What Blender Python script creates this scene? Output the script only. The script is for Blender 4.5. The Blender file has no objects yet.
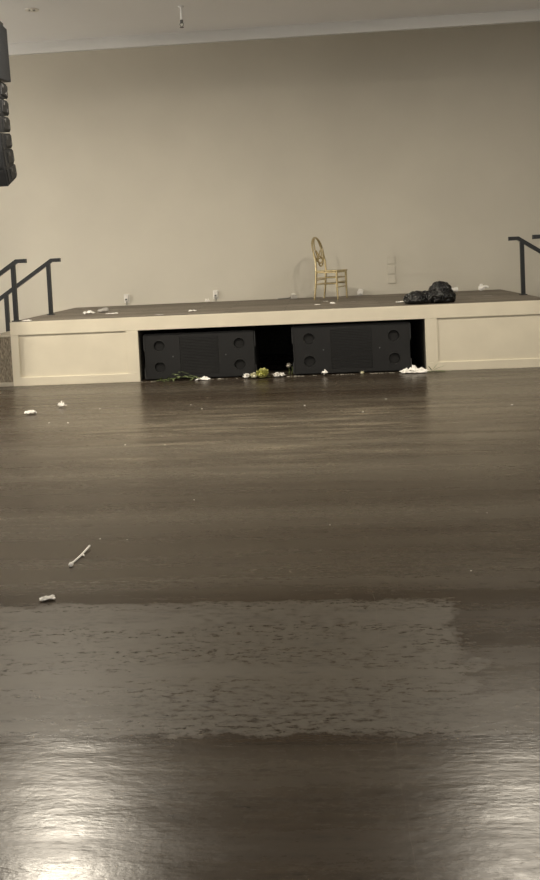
import bpy, bmesh, math, random
from mathutils import Vector, Matrix, noise
random.seed(7)
C = bpy.context.scene.collection
SC = bpy.context.scene
PI = math.pi

# ------------------------------------------------------------------ camera
F, PPX, PPY = 800.0, 267.0, 295.84          # focal length and optical centre, in pixels of the 540x880 frame
ROLL, PITCH, YAW = -0.04658, -0.04926, 0.06626
fw = Vector((-math.sin(YAW)*math.cos(PITCH), math.cos(YAW)*math.cos(PITCH), math.sin(PITCH)))
rt = fw.cross(Vector((0, 0, 1))).normalized(); up = rt.cross(fw)
r2 = math.cos(ROLL)*rt + math.sin(ROLL)*up; u2 = -math.sin(ROLL)*rt + math.cos(ROLL)*up
cd = bpy.data.cameras.new('camera'); cam = bpy.data.objects.new('camera', cd); C.objects.link(cam)
cd.sensor_fit = 'VERTICAL'; cd.sensor_height = 36.0; cd.lens = F/880*36
cd.shift_x = (270-PPX)/880; cd.shift_y = (PPY-440)/880
m = Matrix((r2, u2, -fw)).transposed().to_4x4(); m.translation = (0, 0, 1.5); cam.matrix_world = m
cd.clip_start = 0.05
SC.camera = cam

# ------------------------------------------------------------------ world, exposure
w = bpy.data.worlds.new('world'); SC.world = w; w.use_nodes = True
bgn = w.node_tree.nodes['Background']
bgn.inputs[0].default_value = (1.0, 0.95, 0.86, 1); bgn.inputs[1].default_value = 1.05
SC.view_settings.view_transform = 'Standard'; SC.view_settings.look = 'None'
SC.view_settings.gamma = 1; SC.view_settings.use_curve_mapping = False
SC.view_settings.exposure = 0.0

# ------------------------------------------------------------------ dimensions
D, W = 9.87, 12.63            # stage front, back wall
XL, XR, H = -3.934, 2.80, 0.82
ZC, ZH, YH = 4.37, 4.23, 10.17   # ceiling, underside and face of the header

# lamps of the hall: recessed ceiling downlights; the side points and wall spots are added fill lights
PW = dict(dl_a=225, dl_b=140, dl_far_a=30, dl_far_b=0, dl_mid=12, fill_a=520, fill_b=105, fill_c=85, fill_spot_a=120, fill_spot_b=60)
LAMP = (1.0, 0.90, 0.74)
DOWN = (('dl_a', -2.68, 7.15), ('dl_b', 1.72, 7.25), ('dl_far_a', -6.9, 7.2), ('dl_far_b', 6.1, 7.2),
        ('dl_mid', -2.68, 2.6), ('dl_mid', 1.72, 2.6), ('dl_mid', 6.1, 2.6), ('dl_mid', -6.9, 2.6))
SIDE_FILL = (('fill_a', -9.2, 8.3), ('fill_b', -9.2, 2.5), ('fill_c', 8.2, 5.0))  # added unseen point lights that brighten ceiling and back wall, no fixtures
SPOT_FILL = (('fill_spot_a', (-6.2, 4.6, 4.12), (-3.2, 12.6, 2.0)), ('fill_spot_b', (4.6, 3.6, 4.12), (.6, 12.6, 2.0)))   # added out-of-view spots that brighten the wall behind the stage
for k, x, y in DOWN:
    l = bpy.data.lights.new('downlight_beam', 'AREA'); l.shape = 'DISK'; l.size = .28
    l.energy = PW[k]; l.color = LAMP
    o = bpy.data.objects.new('downlight_beam', l); C.objects.link(o); o.location = (x, y, ZC-.015)
for k, x, y in SIDE_FILL:
    l = bpy.data.lights.new('side_fill_light', 'POINT'); l.shadow_soft_size = .12; l.energy = PW[k]; l.color = (1.0, .93, .83)
    o = bpy.data.objects.new('side_fill_light', l); C.objects.link(o); o.location = (x, y, 2.2)
for k, p, q in SPOT_FILL:
    l = bpy.data.lights.new('wall_fill_spot', 'SPOT'); l.shadow_soft_size = .18; l.spot_size = math.radians(58); l.spot_blend = 1.0
    l.energy = PW[k]; l.color = LAMP
    o = bpy.data.objects.new('wall_fill_spot', l); C.objects.link(o); o.location = p
    o.rotation_euler = (Vector(q)-Vector(p)).to_track_quat('-Z', 'Y').to_euler()

# ------------------------------------------------------------------ materials
def newmat(name):
    mt = bpy.data.materials.new(name); mt.use_nodes = True
    nt = mt.node_tree; b = nt.nodes['Principled BSDF']
    return mt, nt, b
def N(nt, t, **kw):
    n = nt.nodes.new(t)
    for k, v in kw.items():
        if hasattr(n, k): setattr(n, k, v)
        else: n.inputs[k].default_value = v
    return n
def srgb(r, g, b):
    f = lambda c: (c/255/12.92) if c/255 <= .04045 else ((c/255+.055)/1.055)**2.4
    return (f(r), f(g), f(b), 1)
def mat(name, col, rough=.5, var=.12, scale=8., metal=0., bump=0., bscale=60., spec=.5, stretch=(1, 1, 1)):
    mt, nt, b = newmat(name)
    tc = N(nt, 'ShaderNodeTexCoord'); mp = N(nt, 'ShaderNodeMapping'); mp.inputs['Scale'].default_value = stretch
    nt.links.new(tc.outputs['Object'], mp.inputs['Vector'])
    nz = N(nt, 'ShaderNodeTexNoise', Scale=scale, Detail=5.)
    nt.links.new(mp.outputs[0], nz.inputs['Vector'])
    cr = N(nt, 'ShaderNodeValToRGB')
    cr.color_ramp.elements[0].position = .3; cr.color_ramp.elements[1].position = .7
    cr.color_ramp.elements[0].color = tuple(c*(1-var) for c in col[:3])+(1,)
    cr.color_ramp.elements[1].color = tuple(min(1, c*(1+var)) for c in col[:3])+(1,)
    nt.links.new(nz.outputs['Fac'], cr.inputs[0]); nt.links.new(cr.outputs[0], b.inputs['Base Color'])
    b.inputs['Roughness'].default_value = rough; b.inputs['Metallic'].default_value = metal
    b.inputs['Specular IOR Level'].default_value = spec
    if bump:
        n2 = N(nt, 'ShaderNodeTexNoise', Scale=bscale, Detail=4.); nt.links.new(mp.outputs[0], n2.inputs['Vector'])
        bp = N(nt, 'ShaderNodeBump', Strength=bump, Distance=.01); nt.links.new(n2.outputs['Fac'], bp.inputs['Height'])
        nt.links.new(bp.outputs[0], b.inputs['Normal'])
    return mt

M = {}
M['wall'] = mat('greige_wall_paint', (.58, .55, .475, 1), .75, .03, 1.2, bump=.05, bscale=180)
M['ceiling'] = mat('ceiling_paint', (.88, .885, .89, 1), .85, .02, .8, bump=.04, bscale=150)
M['header'] = mat('header_paint', (.61, .61, .60, 1), .8, .02, .8)
M['cream'] = mat('cream_stage_paint', (.70, .645, .52, 1), .45, .04, 3., bump=.03, bscale=90)
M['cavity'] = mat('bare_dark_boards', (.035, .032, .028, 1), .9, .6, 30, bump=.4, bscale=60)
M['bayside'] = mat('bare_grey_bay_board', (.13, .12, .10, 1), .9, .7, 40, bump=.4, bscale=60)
M['subblack'] = mat('black_textured_cabinet', (.0078, .0078, .0080, 1), .5, .2, 40, bump=.2, bscale=300)
M['subhole'] = mat('black_port_lining', (.004, .004, .004, 1), .7, .2, 40)
M['steel'] = mat('dull_steel', (.12, .12, .12, 1), .45, .2, 20, metal=.8)
M['badge'] = mat('silver_badge', (.25, .25, .25, 1), .3, .1, 20, metal=.8)
M['rail'] = mat('charcoal_rail_paint', (.011, .013, .015, 1), .42, .15, 12)
M['gold'] = mat('gold_resin', (.60, .50, .29, 1), .27, .12, 9, metal=.8)
M['bag'] = mat('black_plastic_film', (.005, .005, .0055, 1), .17, .3, 10, spec=.45, bump=.45, bscale=40)
M['paper'] = mat('white_paper', (.92, .90, .86, 1), .8, .05, 30, bump=.15, bscale=120)
M['greypaper'] = mat('greyish_wrapper', (.42, .40, .37, 1), .6, .1, 30, bump=.15, bscale=120)
M['plastic'] = mat('white_plastic', (.8, .78, .72, 1), .35, .05, 20)
M['outlet'] = mat('pale_grey_outlet_plastic', (.74, .72, .68, 1), .4, .06, 20)
M['darkplastic'] = mat('dark_grey_plastic', (.10, .10, .095, 1), .4, .1, 20)
M['leaf'] = mat('wilted_leaf', (.13, .16, .07, 1), .6, .35, 30)
M['stem'] = mat('green_stem', (.12, .15, .05, 1), .6, .2, 20)
M['petal'] = mat('pale_petal', (.72, .70, .52, 1), .7, .12, 25)
M['greenpetal'] = mat('yellow_green_petal', (.50, .50, .17, 1), .7, .2, 25)
M['greypetal'] = mat('faded_petal', (.55, .52, .45, 1), .8, .15, 25)
M['array'] = mat('charcoal_speaker_paint', (.011, .012, .0145, 1), .55, .12, 12, bump=.15, bscale=200)
M['arrayblack'] = mat('black_rigging', (.012, .012, .013, 1), .45, .2, 20)
M['carpet'] = mat('brown_grey_stair_carpet', (.21, .18, .135, 1), .95, .6, 45, bump=.8, bscale=110, stretch=(1.6, 1.6, .5))
M['nosing'] = mat('pale_stair_nosing', (.42, .38, .31, 1), .7, .15, 30)

def deck_material():
    mt, nt, b = newmat('weathered_stage_vinyl_planks'); L = nt.links.new
    tc = N(nt, 'ShaderNodeTexCoord')
    br = N(nt, 'ShaderNodeTexBrick', offset=.37, squash=1.0)
    br.inputs['Scale'].default_value = 1.0; br.inputs['Brick Width'].default_value = 1.22
    br.inputs['Row Height'].default_value = .18; br.inputs['Mortar Size'].default_value = .0025
    br.inputs['Color1'].default_value = (.17, .145, .115, 1); br.inputs['Color2'].default_value = (.27, .24, .20, 1)
    br.inputs['Mortar'].default_value = (.03, .025, .02, 1)
    L(tc.outputs['Object'], br.inputs['Vector'])
    mp = N(nt, 'ShaderNodeMapping'); mp.inputs['Scale'].default_value = (1.5, 22, 1); L(tc.outputs['Object'], mp.inputs[0])
    nz = N(nt, 'ShaderNodeTexNoise', Scale=2.5, Detail=6.); L(mp.outputs[0], nz.inputs['Vector'])
    mx = N(nt, 'ShaderNodeMix', data_type='RGBA', blend_type='MULTIPLY'); mx.inputs[0].default_value = .8
    cr = N(nt, 'ShaderNodeValToRGB'); cr.color_ramp.elements[0].position = .3; cr.color_ramp.elements[1].position = .75
    cr.color_ramp.elements[0].color = (.45, .43, .4, 1); cr.color_ramp.elements[1].color = (1, 1, 1, 1)
    L(nz.outputs['Fac'], cr.inputs[0]); L(br.outputs['Color'], mx.inputs[6]); L(cr.outputs[0], mx.inputs[7])
    L(mx.outputs[2], b.inputs['Base Color']); b.inputs['Roughness'].default_value = .6
    b.inputs['Specular IOR Level'].default_value = .3
    return mt
M['deck'] = deck_material()

def floor_material():
    """dark stained boards, varnished; varnish worn to a grey band across the room"""
    mt, nt, b = newmat('dark_worn_dance_floor'); L = nt.links.new
    tc = N(nt, 'ShaderNodeTexCoord'); sep = N(nt, 'ShaderNodeSeparateXYZ'); L(tc.outputs['Object'], sep.inputs[0])
    def math_(op, a, c, clamp=False):
        n = N(nt, 'ShaderNodeMath', operation=op, use_clamp=clamp)
        for i, v in enumerate((a, c)):
            if v is None: continue
            if isinstance(v, (int, float)): n.inputs[i].default_value = v
            else: L(v, n.inputs[i])
        return n.outputs[0]
    def nz(scale, detail, st, rough=.6):
        mp = N(nt, 'ShaderNodeMapping'); mp.inputs['Scale'].default_value = st; L(tc.outputs['Object'], mp.inputs[0])
        n = N(nt, 'ShaderNodeTexNoise', Scale=scale, Detail=detail); n.inputs['Roughness'].default_value = rough
        L(mp.outputs[0], n.inputs['Vector']); return n.outputs['Fac']
    def ramp(v, a, c):
        n = N(nt, 'ShaderNodeMapRange'); n.inputs[1].default_value = a; n.inputs[2].default_value = c; L(v, n.inputs[0])
        return n.outputs[0]
    grain = nz(3.0, 8, (1.0, 16, 1)); fine = nz(14, 6, (1, 3.2, 1), .75); blot = nz(1.3, 4, (1, 1, 1)); chip = nz(20, 8, (1, 3.0, 1), .8); rag = nz(5, 8, (1, 1.5, 1), .75)
    wob = math_('MULTIPLY', math_('SUBTRACT', rag, .5), .20)
    X, Y = sep.outputs[0], sep.outputs[1]
    Yw = math_('ADD', Y, wob); Xw = math_('ADD', X, math_('MULTIPLY', wob, 3.0))
    # worn band between 2.43 and 3.40 m, ended at x = .5 by a dark repaired patch
    band = math_('MULTIPLY', ramp(Yw, 2.425, 2.445), ramp(Yw, 3.41, 3.38))
    patch = math_('MULTIPLY', ramp(Xw, .44, .49), ramp(Yw, 2.62, 2.68))
    band = math_('MULTIPLY', band, math_('SUBTRACT', 1.0, math_('MULTIPLY', patch, .95)))
    chips = ramp(chip, .50, .57)                                   # flecks of old varnish left in the band
    streak = ramp(nz(1.4, 6, (.8, 6, 1), .7), .39, .57)
    band = math_('MULTIPLY', band, math_('SUBTRACT', 1.0, math_('MULTIPLY', math_('MULTIPLY', chips, 1.0), ramp(streak, 0, .6))))
    # another, thinner wear zone beyond it
    far = math_('MULTIPLY', ramp(Yw, 3.9, 5.5), .35)
    # scuffs in front of the stage
    sc = math_('MULTIPLY', ramp(nz(1.6, 7, (.55, 5.5, 1), .75), .47, .66), math_('MULTIPLY', ramp(Y, 5.2, 6.6), ramp(Y, 8.6, 7.4)))
    sc = math_('MULTIPLY', sc, math_('MULTIPLY', ramp(X, -2.6, -1.2), ramp(X, 1.9, .6)))
    # pale scratch marks in the near varnish
    scr = math_('MULTIPLY', ramp(nz(3.1, 6, (.8, 7, 1), .7), .66, .70), math_('MULTIPLY', ramp(Yw, 2.06, 2.09), ramp(Yw, 2.16, 2.13)))
    crack = math_('MULTIPLY', math_('LESS_THAN', math_('ABSOLUTE', math_('ADD', math_('SUBTRACT', X, .172), math_('MULTIPLY', math_('SUBTRACT', blot, .5), .06)), None), .0012), .25)
    mx1 = N(nt, 'ShaderNodeMix', data_type='RGBA'); L(ramp(grain, .3, .7), mx1.inputs[0])
    mx1.inputs[6].default_value = (.021, .0135, .0078, 1); mx1.inputs[7].default_value = (.044, .030, .018, 1)
    stripe = nz(1.0, 3, (.12, 1.7, 1)); fleck = nz(5, 9, (1, 5, 1), .85)
    def over(prev, col, fac):
        n = N(nt, 'ShaderNodeMix', data_type='RGBA'); L(fac, n.inputs[0]); L(prev, n.inputs[6]); n.inputs[7].default_value = col
        return n.outputs[2]
    c = over(mx1.outputs[2], (.055, .045, .034, 1), far)
    c = over(c, (.088, .077, .062, 1), math_('MULTIPLY', band, math_('ADD', .62, math_('MULTIPLY', fine, .4))))
    c = over(c, (.085, .072, .055, 1), math_('MULTIPLY', ramp(stripe, .42, .62), .6))
    c = over(c, (.010, .008, .006, 1), math_('MULTIPLY', ramp(fleck, .55, .66), .8))
    c = over(c, (.20, .17, .125, 1), sc)
    c = over(c, (.14, .12, .10, 1), scr)
    c = over(c, (.13, .11, .085, 1), crack)
    L(c, b.inputs['Base Color'])
    rg = math_('ADD', .27, math_('MULTIPLY', band, .17)); rg = math_('ADD', rg, math_('MULTIPLY', math_('SUBTRACT', fine, .5), .18)); rg = math_('ADD', rg, math_('MULTIPLY', math_('SUBTRACT', nz(1.2, 5, (.25, 4, 1), .65), .5), .28))
    L(rg, b.inputs['Roughness']); b.inputs['Specular IOR Level'].default_value = .34
    warp = nz(2.0, 3, (1.2, 9, 1)); near = ramp(Y, 3.0, 2.3)
    rip = math_('ADD', math_('MULTIPLY', nz(2.4, 4, (1.3, 5, 1), .6), .75), math_('MULTIPLY', nz(24, 4, (1, 1.8, 1), .7), .20))     # brush ripples in the near varnish
    bh = math_('ADD', math_('MULTIPLY', warp, .035), math_('MULTIPLY', fine, .004)); bh = math_('ADD', bh, math_('MULTIPLY', rip, near))
    bp = N(nt, 'ShaderNodeBump', Strength=.35, Distance=.008); L(bh, bp.inputs['Height']); L(bp.outputs[0], b.inputs['Normal'])
    return mt
M['floor'] = floor_material()

# ------------------------------------------------------------------ mesh helpers
class MB:
    def __init__(s): s.bm = bmesh.new()
    def box(s, x0, x1, y0, y1, z0, z1, bev=0):
        t = bmesh.new(); bmesh.ops.create_cube(t, size=1)
        for v in t.verts: v.co = ((x0+x1)/2+v.co.x*(x1-x0), (y0+y1)/2+v.co.y*(y1-y0), (z0+z1)/2+v.co.z*(z1-z0))
        if bev: bmesh.ops.bevel(t, geom=t.edges[:], offset=bev, segments=2, affect='EDGES', profile=.5)
        return s.add(t)
    def add(s, t, mtx=None):
        if mtx is not None: t.transform(mtx)
        me = bpy.data.meshes.new('tmp'); t.to_mesh(me); s.bm.from_mesh(me); bpy.data.meshes.remove(me); t.free(); return s
    def tube(s, pts, rad, seg=10, closed=False, square=False, upv=None):
        """swept tube; rad = number or list; square keeps a box section"""
        pts = [Vector(p) for p in pts]; n = len(pts); rings = []
        if square: seg = 4
        prev = None
        for i, p in enumerate(pts):
            if closed: t = (pts[(i+1) % n]-pts[i-1]).normalized()
            elif i == 0: t = (pts[1]-p).normalized()
            elif i == n-1: t = (p-pts[i-1]).normalized()
            else: t = ((pts[i+1]-p).normalized()+(p-pts[i-1]).normalized()).normalized()
            a = Vector(upv) if upv else (prev if prev else (Vector((0, 0, 1)) if abs(t.z) < .9 else Vector((0, 1, 0))))
            a = (a-t*a.dot(t)).normalized(); bb = t.cross(a); prev = a
            r = rad[i] if isinstance(rad, (list, tuple)) else rad
            k = 1.0
            if 0 < i < n-1 and square: k = 1/max(.5, t.dot((p-pts[i-1]).normalized()))
            ring = []
            for j in range(seg):
                ang = 2*PI*j/seg+(PI/4 if square else 0); rr = r*(math.sqrt(2) if square else 1)
                ring.append(s.bm.verts.new(p+(a*math.cos(ang)*k+bb*math.sin(ang))*rr))
            rings.append(ring)
        m_ = n if closed else n-1
        for i in range(m_):
            A, B = rings[i], rings[(i+1) % n]
            for j in range(seg): s.bm.faces.new((A[j], A[(j+1) % seg], B[(j+1) % seg], B[j]))
        if not closed: s.bm.faces.new(list(reversed(rings[0]))); s.bm.faces.new(rings[-1])
        return s
    def lathe(s, prof, seg=24, mtx=None):
        t = bmesh.new(); rings = []
        for r, z in prof:
            if r < 1e-6: rings.append([t.verts.new((0, 0, z))])
            else: rings.append([t.verts.new((r*math.cos(2*PI*j/seg), r*math.sin(2*PI*j/seg), z)) for j in range(seg)])
        for A, B in zip(rings[:-1], rings[1:]):
            for j in range(seg):
                q = [A[0] if len(A) == 1 else A[j], A[0] if len(A) == 1 else A[(j+1) % seg], B[0] if len(B) == 1 else B[(j+1) % seg], B[0] if len(B) == 1 else B[j]]
                u = []
                for v in q:
                    if v not in u: u.append(v)
                if len(u) > 2: t.faces.new(u)
        return s.add(t, mtx)
    def prism(s, poly, axis, a, b_):
        """poly of 2D points extruded along axis ('x','y','z') between a and b_"""
        f = {'x': lambda p, d: (d, p[0], p[1]), 'y': lambda p, d: (p[0], d, p[1]), 'z': lambda p, d: (p[0], p[1], d)}[axis]
        A = [s.bm.verts.new(f(p, a)) for p in poly]; B = [s.bm.verts.new(f(p, b_)) for p in poly]; n = len(poly)
        for i in range(n): s.bm.faces.new((A[i], A[(i+1) % n], B[(i+1) % n], B[i]))
        s.bm.faces.new(A); s.bm.faces.new(list(reversed(B))); return s
    def build(s, name, material, parent=None, smooth=False, loc=None):
        bmesh.ops.recalc_face_normals(s.bm, faces=s.bm.faces[:])
        me = bpy.data.meshes.new(name); s.bm.to_mesh(me); s.bm.free()
        if smooth:
            me.polygons.foreach_set('use_smooth', [True]*len(me.polygons))
            try: me.set_sharp_from_angle(angle=math.radians(40))
            except Exception: pass
        me.materials.append(material)
        o = bpy.data.objects.new(name, me); C.objects.link(o)
        if parent: o.parent = parent
        if loc: o.location = loc
        return o
def thing(name, label, cat, loc=(0, 0, 0), rz=0, group=None):
    o = bpy.data.objects.new(name, None); C.objects.link(o); o.location = loc; o.rotation_euler = (0, 0, rz)
    o.empty_display_size = .1
    return tag(o, label, cat, group)
def tag(o, label, cat, group=None):
    o['label'] = label; o['category'] = cat
    if group: o['group'] = group
    return o
def struct(o, label=None):
    o['kind'] = 'structure'
    if label: o['label'] = label
    return o

# ------------------------------------------------------------------ room shell
X0, X1, YB = -9.5, 8.5, -7.0
struct(MB().box(X0, X1, YB, W+.2, -.1, 0).build('floor', M['floor']), 'dark glossy wooden dance floor with a worn grey band')
struct(MB().box(X0-.2, X1+.2, W, W+.2, 0, 5.9).build('wall_back', M['wall']), 'plain greige painted wall behind the stage')
struct(MB().box(X0-.2, X0, YB, W, 0, 5.9).build('wall_left', M['wall']), 'greige side wall of the hall')
struct(MB().box(X1, X1+.2, YB, W, 0, 5.9).build('wall_right', M['wall']), 'greige side wall of the hall')
cb = MB().box(X0, X1, YB, YH, ZC, ZC+.15).box(X0, X1, YH+.051, W, 5.75, 5.9)
struct(cb.build('ceiling', M['ceiling']), 'pale flat ceiling')
struct(MB().box(X0, X1, YH, YH+.05, ZH, 5.9).build('trim_1', M['header']), 'pale header beam dropping below the ceiling before the stage')

# ------------------------------------------------------------------ stage
stage = thing('stage', 'low cream panelled stage with a dark plank top and an open bay of speakers', 'stage', (0, D, 0))
OX0, OX1, ZO = -2.30, 1.267, .648
def sp(name, mb, mt, par=stage, **k): return mb.build(name, mt, par, **k)
T = .03                     # board thickness of the face frame; all y below are measured from the stage front
sp('deck', MB().box(XL+.004, XR-.004, .006, W-D-.003, H-.02, H), M['deck'])
sp('top_rail', MB().box(XL, XR, 0, T, ZO, H-.004, .003), M['cream'])
for (a, b_) in ((XL, OX0), (OX1, XR)):
    sp('bottom_rail', MB().box(a, b_, 0, T, 0, .108, .003), M['cream'])
for (a, b_) in ((XL, XL+.10), (-2.45, OX0), (OX1, 1.412), (XR-.10, XR)):
    sp('stile', MB().box(a, b_, 0.0005, T, .1085, ZO-.0005, .002), M['cream'])
for (a, b_) in ((XL+.10, -2.45), (1.412, XR-.10)):
    sp('recessed_panel', MB().box(a-.02, b_+.02, T-.012, T+.006, .09, ZO+.02), M['cream'])
for (x, s) in ((XL, 1), (XR, -1)):
    sp('side_panel', MB().box(min(x, x+s*.025), max(x, x+s*.025), T+.007, W-D-.003, 0, H-.022), M['cream'])
for (a, b_) in ((OX0-.03, OX0-.001), (OX1+.001, OX1+.03)):
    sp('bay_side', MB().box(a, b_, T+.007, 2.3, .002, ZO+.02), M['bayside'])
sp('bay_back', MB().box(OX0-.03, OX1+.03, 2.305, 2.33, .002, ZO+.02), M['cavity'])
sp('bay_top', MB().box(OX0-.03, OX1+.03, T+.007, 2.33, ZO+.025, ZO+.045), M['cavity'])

# ------------------------------------------------------------------ subwoofers in the bay
def subwoofer(x, y, label, wd=1.40, ht=.59, dp=.72):
    t = thing('subwoofer', label, 'speaker', (x, y, 0), 0, 'subwoofers under the stage')
    hw = wd/2
    MB().box(-hw, hw, .03, dp, .004, ht, .008).build('cabinet', M['subblack'], t)
    # front baffle with four real round ports and a window for the louvres
    bm = bmesh.new(); edges = []
    def loop(pts):
        vs = [bm.verts.new(p) for p in pts]
        for i in range(len(vs)): edges.append(bm.edges.new((vs[i], vs[(i+1) % len(vs)])))
    e = .018
    loop([(-hw+e, 0, .02), (hw-e, 0, .02), (hw-e, 0, ht-e), (-hw+e, 0, ht-e)])
    ports = [(sx*.506, z) for sx in (-1, 1) for z in (.165, .435)]
    for px, pz in ports: loop([(px+.066*math.cos(2*PI*j/24), 0, pz+.066*math.sin(2*PI*j/24)) for j in range(24)])
    loop([(-.245, 0, .05), (.245, 0, .05), (.245, 0, ht-.05), (-.245, 0, ht-.05)])
    g = bmesh.ops.triangle_fill(bm, use_beauty=True, use_dissolve=False, edges=edges)
    r = bmesh.ops.extrude_face_region(bm, geom=bm.faces[:])
    for v in r['geom']:
        if isinstance(v, bmesh.types.BMVert): v.co.y += .028
    mb = MB(); mb.bm.free(); mb.bm = bm; baf = mb.build('baffle', M['subblack'], t)
    for px, pz in ports:
        q = MB().lathe([(.062, .0), (.062, .022), (0, .022)], 24, Matrix.Translation((px, .004, pz)) @ Matrix.Rotation(-PI/2, 4, 'X')).build('port', M['subhole'], t, True)
        q = MB()
        q.tube([(px+.069*math.cos(2*PI*j/24), -.001, pz+.069*math.sin(2*PI*j/24)) for j in range(24)], .0025, 6, closed=True)
        q.build('port_ring', M['subblack'], t, True)
    q = MB()
    n = 26
    for i in range(n):
        z = .058+i*(ht-.116)/(n-1)
        q.prism([(.002, z-.0082), (.020, z-.004), (.020, z+.008), (.002, z+.0068)], 'x', -.243, .243)
    q.build('louvre_grille', M['subblack'], t)
    for sx in (-1, 1):
        MB().box(sx*.335-.007, sx*.335+.007, -.004, .002, .288, .303, .002).build('badge', M['badge'], t)
        MB().box(sx*(hw+.004)-.006, sx*(hw+.004)+.006, .02, .10, .38, ht-.02, .003).build('side_bracket', M['steel'], t)
        MB().box(sx*(hw+.004)-.006, sx*(hw+.004)+.006, .02, .10, .02, .15, .003).build('side_bracket', M['steel'], t)
        MB().box(sx*(hw-.014)-.008, sx*(hw-.014)+.008, -.003, .03, .01, ht-.004, .003).build('edge_strip', M['subblack'], t)
    return t
subwoofer(-1.545, D+.06, 'black double subwoofer beside green leaves, under the stage')
subwoofer(.36, D+.045, 'black double subwoofer beside the flattened white napkin, under the stage').scale = (1.035, 1, 1.045)

# ------------------------------------------------------------------ stairs and handrails at both ends of the stage
RISE, RUN, SY0, SY1 = .164, .26, D+.03, D+1.16
def stairs(x, s, label):
    t = thing('stage_stairs', label, 'stairs', (x, 0, 0))
    for k in range(4):
        z1 = H-RISE*(k+1); a, b_ = x*0+s*(.002+RUN*k), s*(RUN*(k+1))
        MB().box(min(a, b_), max(a, b_), SY0, SY1, 0, z1-.03).build('riser_block', M['carpet'], t)
        e = s*(RUN*(k+1)+.015)
        MB().box(min(a, e), max(a, e), SY0-.012, SY1+.012, z1-.0295, z1, .006).build('tread', M['nosing'], t)
    MB().box(min(s*.002, s*1.3), max(s*.002, s*1.3), SY0-.03, SY0-.0125, 0, .052, .004).build('base_ledge', M['nosing'], t)
    return t
stairs(XL, -1, 'carpeted stage steps with stone-textured side and pale nosings, beside two rails')
stairs(XR, 1, 'carpeted stage steps going down behind the single full rail post')
RR = .026
def handrail(x, s, y, label):
    """x: post on the deck; s: side the stairs go down to"""
    t = thing('handrail', label, 'handrail', (x, y, H), 0, 'stage step handrails')
    sl = RISE/RUN; zt = .765
    L = 1.05
    MB().tube([(-s*.175, 0, zt), (-s*.05, 0, zt), (s*L, 0, zt-(L+.05)*sl*1.04)], RR, square=True, upv=(0, 1, 0)).build('top_bar', M['rail'], t)
    MB().tube([(0, 0, 0), (0, 0, zt-.02)], .025, square=True, upv=(0, 1, 0)).build('post', M['rail'], t)
    MB().box(-.045, .045, -.045, .045, 0, .012, .003).build('foot_plate', M['rail'], t)
    # the next post stands on the second tread down
    px = .475+(x-XL if s < 0 else XR-x)
    zb = -RISE*2; ztop = zt-(px+.05)*sl*1.04-.015
    MB().tube([(s*px, 0, zb), (s*px, 0, ztop)], .025, square=True, upv=(0, 1, 0)).build('post', M['rail'], t)
    MB().box(s*px-.04, s*px+.04, -.04, .04, zb, zb+.012, .003).build('foot_plate', M['rail'], t)
    return t
handrail(XL+.05, -1, D+.10, 'charcoal handrail whose post stands at the cream front corner of the stage')
handrail(XL+.155, -1, D+1.13, 'charcoal handrail nearer the wall, beside the steps with pale nosings')
handrail(XR-.06, 1, D+1.13, 'black handrail near the white wrapper, its post with a foot plate in full view')
handrail(XR-.02, 1, D+.06, 'black handrail of which only the top bar tip shows past the other post')

# ------------------------------------------------------------------ gold chair
def chair():
    t = thing('gold_chair', 'gold oval-back banquet chair standing alone on the stage', 'chair', (.165, 11.93, H), math.radians(-23))
    sx, sb, sy, zs = .175, .145, .185, .425          # front legs, back legs, half width, seat height
    for b_ in (-1, 1):
        MB().tube([(sx+.004, b_*sy, 0.001), (sx, b_*sy, .2), (sx, b_*sy, zs-.01)], [.0125, .0155, .0175], 10).build('leg', M['gold'], t, True)
        MB().tube([(-sb-.045, b_*sy, 0.0025), (-sb-.018, b_*sy, .2), (-sb, b_*sy, zs-.01)], [.0125, .0155, .0175], 10).build('leg', M['gold'], t, True)
    MB().box(-sb-.02, sx+.025, -sy-.02, sy+.02, zs-.010, zs+.010, .005).build('seat', M['gold'], t)
    q = MB()
    for b_ in (-1, 1): q.box(-sb, sx, b_*sy-.011, b_*sy+.011, zs-.032, zs-.0105, .003)
    for a in (-sb, sx): q.box(a-.011, a+.011, -sy, sy, zs-.032, zs-.0105, .003)
    q.build('seat_apron', M['gold'], t)
    for b_ in (-1, 1):
        for z in (.325, .235): MB().tube([(-sb-.01, b_*sy, z), (sx, b_*sy, z)], .009, 8).build('stretcher', M['gold'], t, True)
    for a, zz in ((sx, (.325, .26, .185)), (-sb-.012, (.295, .235))):
        for z in zz: MB().tube([(a, -sy, z), (a, sy, z)], .009, 8).build('stretcher', M['gold'], t, True)
    tilt = lambda z: -sb-.004-max(0, z-.56)*.20
    for b_ in (-1, 1):
        MB().tube([(-sb, b_*sy, zs-.01), (tilt(.56), b_*.18, .56), (tilt(.70), b_*.185, .70)], [.017, .015, .013], 10).build('back_post', M['gold'], t, True)
    def ring(cz, ay, az, r, name, off=0, n=40):
        MB().tube([(tilt(cz+az*math.sin(2*PI*j/n))+off, ay*math.cos(2*PI*j/n), cz+az*math.sin(2*PI*j/n)) for j in range(n)], r, 8, closed=True, upv=(1, 0, .20)).build(name, M['gold'], t, True)
    ring(.735, .185, .190, .0145, 'back_ring')
    ring(.765, .11, .155, .010, 'inner_ring', .004)
    ring(.572, .085, .075, .012, 'lower_ring', .006)
    for b_ in (-1, 1):
        MB().tube([(tilt(.62), b_*.13, .59), (tilt(.66), 0, .655), (tilt(.72), -b_*.075, .73)], .009, 8).build('back_scroll', M['gold'], t, True)
    return t
chair()

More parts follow.
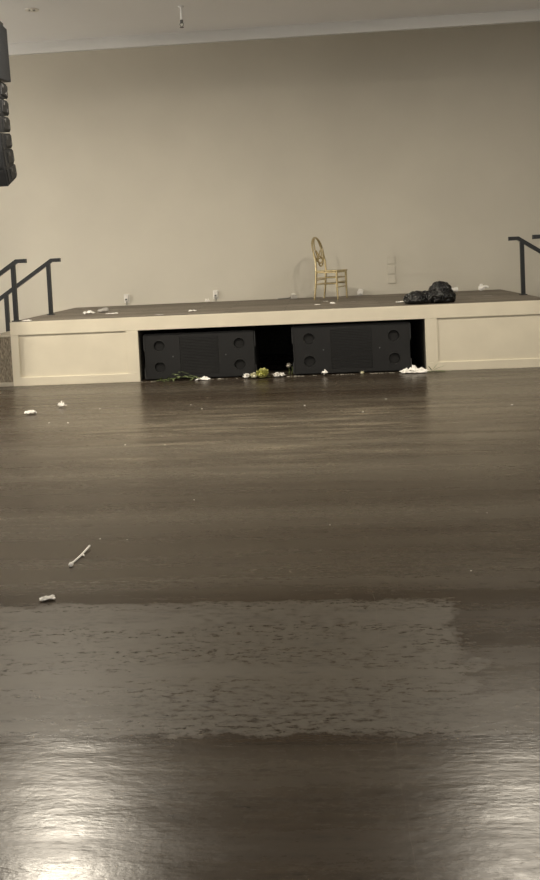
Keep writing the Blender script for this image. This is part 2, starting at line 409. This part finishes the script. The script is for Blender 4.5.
# ------------------------------------------------------------------ rubbish bag
def lumpy(parts, voxel, disp, freq, seed, name, material, flat=False, label=None, cat=None, loc=(0, 0, 0), folds=0, zclip=None):
    bm = bmesh.new()
    for (c, r) in parts:
        g = bmesh.ops.create_icosphere(bm, subdivisions=4, radius=1)
        for v in g['verts']: v.co = Vector((v.co.x*r[0]+c[0], v.co.y*r[1]+c[1], v.co.z*r[2]+c[2]))
    me = bpy.data.meshes.new('tmp'); bm.to_mesh(me); bm.free()
    o = bpy.data.objects.new('tmp', me); C.objects.link(o)
    md = o.modifiers.new('r', 'REMESH'); md.mode = 'VOXEL'; md.voxel_size = voxel
    dg = bpy.context.evaluated_depsgraph_get(); dg.update()
    nm = bpy.data.meshes.new_from_object(o.evaluated_get(dg)); bpy.data.objects.remove(o)
    bm = bmesh.new(); bm.from_mesh(nm); bm.normal_update()
    off = Vector((seed*3.1, seed*1.7, seed*.9))
    for v in bm.verts:
        p = v.co*freq+off
        d = noise.noise(p)*.6+noise.noise(p*2.3)*.35
        ridge = 0
        if folds:
            q = p*1.0+noise.noise_vector(p*.8)*.5; f = noise.voronoi(q)[0]; g = noise.voronoi(q*2.3)[0]
            ridge = -(f[1]-f[0])*1.0-(g[1]-g[0])*.45+.5
        v.co += v.normal*(d*disp+folds*ridge)
    zmin = min(v.co.z for v in bm.verts)
    for v in bm.verts: v.co.z = max(0.0, v.co.z-(0 if zclip is None else zclip)) if zclip is not None else v.co.z-zmin
    bm.to_mesh(nm); bm.free(); nm.name = name
    nm.polygons.foreach_set('use_smooth', [not flat]*len(nm.polygons)); nm.materials.clear(); nm.materials.append(material)
    ob = bpy.data.objects.new(name, nm); C.objects.link(ob); ob.location = loc
    if label: tag(ob, label, cat)
    return ob
bag = lumpy([((-.17, 0, .065), (.165, .15, .085)), ((-.03, .02, .07), (.16, .15, .08)), ((.14, .03, .135), (.145, .14, .13)), ((.19, -.03, .075), (.125, .12, .085)), ((.09, -.08, .08), (.10, .08, .08))],
            .0075, .022, 13, 3, 'rubbish_bag', M['bag'], False, 'shiny black rubbish bag slumped on the stage edge', 'bag', (1.375, 10.12, H), folds=.05, zclip=0.0); bag.scale = (.95, .95, .95)

# ------------------------------------------------------------------ paper and flower litter
def crumple(name, size, label, cat, loc, seed, material=None, flat=.5, group=None, rz=0, n=9):
    """crumpled sheet: a folded, thick, irregular piece of paper"""
    rnd = random.Random(seed); bm = bmesh.new()
    sx, sy, sz = size; vs = []
    off = Vector((seed*1.37, seed*.71, seed*2.1))
    for i in range(n+1):
        row = []
        for j in range(n+1):
            u, v = i/n*2-1, j/n*2-1
            k = 1+.35*noise.noise(Vector((u*1.5, v*1.5, 0))+off)
            z = abs(noise.noise(Vector((u*1.7, v*1.7, 3))+off)*1.5+.6*noise.noise(Vector((u*4, v*4, 7))+off))
            edge = max(abs(u), abs(v)); z *= (1-.6*edge**3)
            row.append(bm.verts.new((u*sx/2*k+rnd.uniform(-.06, .06)*sx, v*sy/2*k+rnd.uniform(-.06, .06)*sy, z*sz)))
        vs.append(row)
    for i in range(n):
        for j in range(n): bm.faces.new((vs[i][j], vs[i+1][j], vs[i+1][j+1], vs[i][j+1]))
    bm.normal_update()
    bot = bmesh.ops.solidify(bm, geom=bm.faces[:], thickness=min(.004, sz*.2))
    zs = [v.co.z for v in bm.verts]; z0, z1 = min(zs), max(zs)
    for v in bm.verts: v.co.z = (v.co.z-z0)/(z1-z0)*sz
    mb = MB(); mb.bm.free(); mb.bm = bm
    o = mb.build(name, material or M['paper'], None, False, loc); o.rotation_euler = (0, 0, rz)
    return tag(o, label, cat, group)

# on the dance floor
crumple('paper_napkin', (.105, .08, .05), 'crumpled white napkin on the floor, the flatter and longer of two', 'napkin', (-3.007, 7.956, 0), 4, rz=.5)
crumple('paper_napkin', (.065, .06, .07), 'small crumpled white napkin with a raised corner on the floor', 'napkin', (-2.793, 8.294, 0), 11, rz=.9)
crumple('paper_scrap', (.065, .035, .022), 'small torn white paper strip on the floor at the worn band', 'paper', (-1.285, 3.46, 0), 21, rz=.35)
st = thing('plastic_straw', 'thin white bent straw with a blob at its end, lying on the floor', 'straw', (-1.30, 3.86, 0))
MB().tube([(0, -.004, .006), (-.002, .02, .006), (.004, .05, .006), (.014, .12, .007), (.020, .18, .010), (.026, .235, .014)], .005, 8).build('tube', M['paper'], st, True)
MB().tube([(.014, .125, .008), (.024, .122, .008), (.034, .112, .006)], [.005, .006, .003], 8).build('wrapper_flap', M['paper'], st, True)
MB().lathe([(0, 0), (.010, .002), (.013, .010), (.009, .019), (0, .023)], 12, Matrix.Translation((.002, -.010, 0))).build('tip_blob', M['paper'], st, True)
for i, (x, y) in enumerate(((-2.328, 8.103), (-2.649, 7.463), (-2.453, 7.432), (-1.659, 6.446), (-1.382, 8.152), (-1.232, 7.911), (-1.317, 6.401),
                            (-1.257, 4.233), (-1.101, 4.208), (-.842, 4.894), (.355, 7.487), (0, 4.37), (.643, 3.692), (1.753, 7.582), (.885, 4.506), (.62, 8.1), (-.2, 7.9))):
    s = (.018 if y > 6 else .009)*random.uniform(.7, 1.15)
    crumple('paper_crumb', (s, s*.7, s*.45), 'tiny pale paper crumb on the open dark floor', 'crumb', (x, y, 0), 40+i, group='crumbs strewn over the dance floor', rz=i, n=3)

# on the stage
crumple('paper_napkin', (.15, .14, .055), 'crumpled white napkin on the stage beside the grey wrapper', 'napkin', (-3.19, 10.85, H), 5, rz=.2)
lumpy([((0, 0, .025), (.075, .06, .025)), ((.03, .01, .045), (.045, .04, .02))], .008, .014, 24, 8, 'food_wrapper', M['greypaper'], True,
      'greyish folded wrapper on the stage beside the white napkin', 'wrapper', (-3.05, 11.05, H))
crumple('paper_napkin', (.16, .10, .012), 'flat white paper strip lying by the grey wrapper on the stage', 'paper', (-2.84, 10.72, H), 9, rz=.1)
crumple('paper_napkin', (.10, .05, .018), 'small white paper bit on the front corner of the stage by the rail post', 'paper', (-3.74, 9.95, H), 12)
crumple('paper_scrap', (.09, .08, .025), 'pale paper scrap lying between the cream edge and the two wall outlets', 'paper', (-1.70, 10.5, H), 13)
crumple('paper_scrap', (.06, .05, .075), 'small white upright paper twist near the wall by an outlet', 'paper', (-1.74, 12.30, H), 14)
crumple('paper_scrap', (.075, .05, .010), 'flat white paper scrap before the back leg of the gold chair', 'paper', (-.04, 10.75, H), 15)
crumple('paper_scrap', (.07, .06, .016), 'thin curled white scrap lying under the gold chair', 'paper', (.08, 11.22, H), 16)
crumple('paper_scrap', (.07, .05, .035), 'small raised white scrap in front of the gold chair', 'paper', (.16, 10.70, H), 17)
crumple('paper_scrap', (.07, .05, .008), 'faint flat scrap past the front legs of the gold chair', 'paper', (.45, 10.95, H), 18, M['greypaper'])
crumple('paper_scrap', (.10, .07, .025), 'white scrap tucked against the black rubbish bag', 'paper', (1.03, 10.40, H), 19)
crumple('paper_scrap', (.11, .05, .006), 'flat pale scrap on the stage between the bag and the black rail', 'paper', (2.28, 11.1, H), 20, M['greypaper'])
crumple('paper_scrap', (.10, .06, .010), 'flat pale scrap on the stage along the edge by the left bay', 'paper', (-2.05, 10.05, H), 23, M['greypaper'])
lumpy([((-.03, 0, .035), (.05, .04, .04)), ((.035, 0, .05), (.05, .04, .022)), ((-.035, .01, .075), (.028, .025, .025))], .008, .016, 26, 4, 'food_wrapper', M['paper'], True,
      'white crumpled wrapper by the wall near the black rail', 'wrapper', (2.50, 12.42, H))
cup = thing('paper_cup', 'white paper cup lying on its side behind the rubbish bag', 'cup', (2.05, 12.45, H+.036), .25)
tip = Matrix.Rotation(PI/2, 4, 'Y')
MB().lathe([(0, -.055), (.026, -.055), (.036, .055), (.033, .055), (.024, -.05), (0, -.05)], 20, tip).build('cup_body', M['paper'], cup, True)
MB().lathe([(.0345, .055), (.038, .053), (.038, .059), (.0345, .059)], 20, tip).build('rim', M['paper'], cup, True)

# wall outlets and small boxes on the stage
def outlet(x, z, label):
    t = thing('wall_outlet', label, 'outlet', (x, W, z), 0, 'covered outlets low on the stage wall')
    MB().box(-.045, .045, -.010, -.0005, -.075, .065, .003).build('back_plate', M['outlet'], t)
    MB().box(-.036, .036, -.055, -.0105, -.045, .06, .008).build('cover', M['outlet'], t)
    MB().box(-.016, .016, -.060, -.0555, -.030, -.004, .003).build('socket_face', M['darkplastic'], t)
    MB().box(-.010, .010, -.063, -.0605, .035, .05, .002).build('latch', M['plastic'], t)
    MB().tube([(0, -.03, -.05), (.004, -.035, -.07), (0, -.025, z*0+H-z+.012)], .006, 8).build('cable', M['darkplastic'], t, True)
    return t
outlet(-3.087, .935, 'small pale covered outlet on the wall above the grey wrapper')
outlet(-1.651, .935, 'small pale covered outlet on the wall above the white paper twist')
bx = thing('cable_box', 'small grey box with a cord, against the wall behind the gold chair', 'box', (-.41, 12.50, H), .2)
MB().box(-.05, .05, -.035, .035, 0, .055, .008).build('case', M['greypaper'], bx)
MB().box(-.03, .02, -.037, .02, .0555, .085, .006).build('plug', M['plastic'], bx)
MB().tube([(-.05, 0, .02), (-.10, .01, .012), (-.17, .03, .008), (-.25, .02, .008)], .007, 8).build('cord', M['darkplastic'], bx, True)
lumpy([((0, 0, .05), (.05, .045, .045)), ((.015, .01, .09), (.035, .03, .03))], .008, .018, 30, 9, 'paper_ball', M['paper'], True,
      'balled-up pale paper against the wall past the gold chair', 'paper', (.625, 12.50, H))
for i, z in enumerate((1.353, 1.198, 1.047)):
    nm = ('topmost', 'middle', 'lowest')[i]
    t = thing('blank_plate', 'wall-coloured square blank plate, %s of a column of three' % nm, 'wall plate', (1.131, W, z), 0, 'blank plates on the stage wall')
    MB().box(-.060, .060, -.022, -.0005, -.060, .060, .003).build('plate', M['wall'], t)
    for sz in (-1, 1): MB().lathe([(0, .003), (.004, .002), (.005, 0)], 10, Matrix.Translation((0, -.022, sz*.042)) @ Matrix.Rotation(PI/2, 4, 'X')).build('screw', M['wall'], t, True)

# flowers and litter along the foot of the stage
def petal_head(mb, c, r, n, rnd, flat=.8):
    for k in range(n):
        a = rnd.uniform(0, 2*PI); e = rnd.uniform(-.1, 1.35)
        d = Vector((math.cos(a)*math.cos(e), math.sin(a)*math.cos(e), math.sin(e)*flat))
        s = d.cross(Vector((.3, .2, 1))).normalized(); u = s.cross(d).normalized()
        p = Vector(c)+d*r*rnd.uniform(.55, .85); q = r*rnd.uniform(.3, .45)
        vv = [mb.bm.verts.new(x) for x in (p-d*q*.6, p+s*q*.7+d*q*.1, p+d*q*.7+u*q*.4, p-s*q*.7+d*q*.1)]
        mb.bm.faces.new((vv[0], vv[1], vv[2])); mb.bm.faces.new((vv[0], vv[2], vv[3]))
    mb.lathe([(0, -r*.5), (r*.5, -r*.35), (r*.7, 0), (r*.5, r*.4), (0, r*.55)], 12, Matrix.Translation(c) @ Matrix.Diagonal((1, 1, flat, 1)))
    return mb
def leaf(mb, p, d, L, wd, curl=.2):
    p = Vector(p); d = Vector(d).normalized(); s = d.cross(Vector((0, 0, 1))).normalized(); up_ = s.cross(d)
    prev = None
    for t, k in ((0, .05), (.25, .8), (.5, 1), (.75, .7), (1, .04)):
        c = p+d*L*t+Vector((0, 0, -curl*L*t*t)); c.z = max(c.z, .004)
        cur = [mb.bm.verts.new(c+s*wd*k+up_*wd*.25*k), mb.bm.verts.new(c), mb.bm.verts.new(c-s*wd*k+up_*wd*.25*k)]
        if prev:
            mb.bm.faces.new((prev[0], cur[0], cur[1], prev[1])); mb.bm.faces.new((prev[1], cur[1], cur[2], prev[2]))
        prev = cur
YF = D-.03
def head_obj(name, label, x, y, r, mt, n, seed, flat=.8, sub=None):
    rnd = random.Random(seed); t = thing(name, label, 'flower', (x, y, 0))
    petal_head(MB(), (0, 0, r*.5*flat), r, n, rnd, flat).build('petals', mt, t)
    if sub:
        petal_head(MB(), (sub[0], sub[1], sub[2]*.5), sub[2], n//2, rnd, .8).build('outer_petals', sub[3], t)
    MB().tube([(r*.2, .01, r*.3), (r*.6, .035, .012), (r*.95, .05, .008)], .005, 6).build('stem', M['stem'], t, True)
    return t
head_obj('cut_flower', 'yellow-green flower head with a pale side lying between the subwoofers', -.755, YF-.02, .10, M['greenpetal'], 90, 3, .8, (-.10, -.02, .06, M['petal']))
head_obj('cut_flower', 'white ruffled flower head beside the yellow-green one', -.575, YF, .065, M['paper'], 50, 4, .6, (.06, .0, .045, M['paper']))
head_obj('cut_flower', 'round white flower head in front of the first subwoofer corner', -.955, YF, .055, M['paper'], 40, 6, .75)
t = thing('wilted_rose', 'faded grey rose on a short stem leaning in the gap between subwoofers', 'flower', (-.435, D+.18, 0))
petal_head(MB(), (0, 0, .105), .040, 40, random.Random(5), .9).build('petals', M['greypetal'], t)
MB().tube([(0, 0, .09), (.01, .01, .05), (.0, .0, 0)], .006, 6).build('stem', M['stem'], t, True)
MB().tube([(.035, 0, .004), (.05, .0, .05), (.045, .01, .095)], .006, 6).build('side_stem', M['stem'], t, True)
sprig = thing('leaf_sprig', 'wilted green leafy sprig lying along the first subwoofer', 'leaves', (-1.78, YF-.01, 0))
MB().tube([(-.30, -.01, .012), (-.1, .0, .03), (.05, 0, .05), (.25, .01, .02)], .006, 6).build('stem', M['stem'], sprig, True)
rnd = random.Random(2); mb = MB()
for k in range(26):
    x = rnd.uniform(-.28, .20); zc = .105*math.exp(-((x-.04)/.12)**2)
    leaf(mb, (x, rnd.uniform(-.02, .015), .012+zc*rnd.uniform(.3, 1)), (rnd.uniform(-1, 1), rnd.uniform(-.7, .15), rnd.uniform(-.1, .35)), rnd.uniform(.06, .11), rnd.uniform(.013, .022))
mb.build('leaves', M['leaf'], sprig)
crumple('paper_napkin', (.16, .08, .05), 'white crumpled napkin at the foot of the first subwoofer, past the leaves', 'napkin', (-1.50, YF-.01, 0), 31)
crumple('paper_scrap', (.06, .05, .085), 'white upright twist of paper before the second subwoofer', 'paper', (.02, YF-.03, 0), 32, rz=.6)
head_obj('cut_flower', 'small yellowish flower lying before the second subwoofer louvres', .475, YF, .030, M['petal'], 30, 8, .9)
t = thing('paper_napkin', 'large flattened pile of white napkins by the bay corner', 'napkin', (1.09, YF-.045, 0))
for i, (dx, dz, sz) in enumerate(((0, .0, (.30, .12, .055)), (-.03, .02, (.16, .09, .075)), (.07, .012, (.20, .09, .05)))):
    o = crumple('napkin_layer', sz, '', '', (dx, 0, dz), 60+i, rz=.1*i); o.parent = t
    del o['label']; del o['category']
t = thing('green_stem', 'loose green stem with thin blades at the bay corner by the napkins', 'leaves', (1.32, D-.035, 0))
mb = MB()
for d, L in (((.9, -.1, .45), .19), ((.6, -.1, .8), .15), ((-.3, -.2, .5), .10), ((1, -.3, .1), .22), ((.3, -.5, .1), .15)): leaf(mb, (0, -.02, .01), d, L, .012, .10)
mb.build('blades', M['leaf'], t)
MB().tube([(-.06, -.03, .006), (.03, -.02, .008), (.16, -.04, .006)], .004, 6).build('stem', M['stem'], t, True)
rnd = random.Random(9); mb = MB()
CLEAR = [(-2.10, -1.40), (-1.05, -.45), (-.06, .10), (.40, .56), (.88, 1.30)]      # other litter lies here
def crumb(x, y, s):
    if any(p < x < q for p, q in CLEAR): return
    t = bmesh.new(); bmesh.ops.create_icosphere(t, subdivisions=1, radius=1)
    for v in t.verts: v.co = (x+v.co.x*s*rnd.uniform(.9, 2.4), y+v.co.y*s, max(0, s*.4+v.co.z*s*rnd.uniform(.3, .7)))
    mb.add(t)
for k in range(230): crumb(rnd.uniform(-2.28, 1.26), D-.012-abs(rnd.gauss(0, .018)), rnd.uniform(.002, .006)*(2.2 if rnd.random() < .06 else 1))
for k in range(40): crumb(rnd.uniform(1.3, 2.75), D-rnd.uniform(.008, .03), rnd.uniform(.002, .006))
o = tag(mb.build('litter_crumbs', M['greypetal']), 'line of fine pale crumbs and petals along the stage foot', 'debris'); o['kind'] = 'stuff'

# ------------------------------------------------------------------ hanging line array
def line_array():
    t = thing('line_array_speaker', 'charcoal hanging line array of stacked curved speaker boxes below the ceiling', 'speaker', (-3.475, 8.0, .03))
    hw = .32
    MB().box(-hw-.02, hw-.06, .0, .40, 4.007, 4.06, .006).build('bumper_frame', M['arrayblack'], t)
    MB().tube([(-.1, .2, 4.05), (-.1, .2, ZC-.03)], .012, 8).build('hanging_chain', M['steel'], t, True)
    MB().prism([(.0, 3.405), (.36, 3.43), (.33, 3.97), (.0, 4.005)], 'x', -hw-.02, hw+.0).build('top_cabinet', M['array'], t)
    for z in (3.47, 3.90):
        MB().lathe([(0, .006), (.014, .004), (.016, 0)], 10, Matrix.Translation((hw-.06, 0, z)) @ Matrix.Rotation(PI/2, 4, 'X')).build('bolt', M['arrayblack'], t, True)
    # six boxes, each tilted a little more than the one above
    y, z = 0.02, 3.40; ang = 0.0
    for k in range(6):
        ang = math.radians((0, 2, 5, 9, 14, 20)[k]); h = .182
        mtx = Matrix.Translation((0, y, z)) @ Matrix.Rotation(ang, 4, 'X')
        bm = MB().prism([(0, 0), (0, -h), (.27, -h+.022), (.31, -h+.05), (.31, -.03), (.27, -.006)], 'x', -hw, hw-.03)
        bm.bm.transform(mtx); b_ = bm.build('speaker_box', M['array'], t)
        g = MB().box(-hw+.015, hw-.05, -.008, -.0005, -h+.012, -.012, .003); g.bm.transform(mtx); g.build('grille', M['array'], b_)
        g = MB().box(hw-.0295, hw-.020, .12, .28, -h+.045, -.025, .003); g.bm.transform(mtx); g.build('rigging_plate', M['arrayblack'], b_)
        for (yy, zz) in ((.16, -.05), (.24, -.11)):
            g = MB().box(hw-.0195, hw-.012, yy-.012, yy+.012, zz-.018, zz+.018, .003); g.bm.transform(mtx); g.build('rigging_pin', M['steel'], b_)
        g = MB().box(hw-.0295, hw-.018, .03, .05, -h+.012, -.012, .002); g.bm.transform(mtx); g.build('edge_bar', M['arrayblack'], b_)
        y -= -math.sin(ang)*(h+.003)*1.0; z -= math.cos(ang)*(h+.001)
    return t
line_array()

# ------------------------------------------------------------------ ceiling fittings
t = thing('recessed_spotlight', 'small recessed spotlight ring in the ceiling near the hanging speakers', 'ceiling light', (-3.069, 8.90, ZC))
MB().lathe([(.040, -.001), (.075, -.001), (.075, -.006), (.045, -.012), (.040, -.008)], 24).build('trim_ring', M['plastic'], t, True)
MB().lathe([(.040, -.001), (.030, -.003), (0, -.003)], 24).build('reflector', M['steel'], t, True)
MB().lathe([(0, -.028), (.018, -.022), (.022, -.004)], 16).build('bulb', M['plastic'], t, True)
t = thing('fire_sprinkler', 'pendant fire sprinkler on a thin pipe from the ceiling', 'sprinkler', (-1.43, 9.13, ZC))
MB().tube([(0, 0, 0), (0, 0, -.165)], .011, 10).build('drop_pipe', M['ceiling'], t, True)
MB().lathe([(.011, -.001), (.035, -.001), (.030, -.012), (.011, -.016)], 20).build('escutcheon', M['ceiling'], t, True)
MB().lathe([(0, -.155), (.017, -.155), (.017, -.180), (.012, -.190), (0, -.19)], 14).build('body', M['steel'], t, True)
for s in (-1, 1): MB().tube([(s*.014, 0, -.185), (s*.022, 0, -.205), (s*.006, 0, -.232)], .004, 6).build('frame_arm', M['steel'], t, True)
MB().lathe([(0, -.232), (.024, -.234), (.024, -.238), (0, -.240)], 14).build('deflector', M['steel'], t, True)
for (k, x, y), lb in zip(DOWN[:2], ('round lit downlight flush in the ceiling on the hanging speaker side', 'round lit downlight flush in the ceiling before the gold chair')):
    t = thing('ceiling_downlight', lb, 'ceiling light', (x, y, ZC), 0, 'hall downlights')
    MB().lathe([(.145, -.001), (.18, -.001), (.178, -.008), (.15, -.012), (.145, -.001)], 28).build('trim_ring', M['plastic'], t, True)
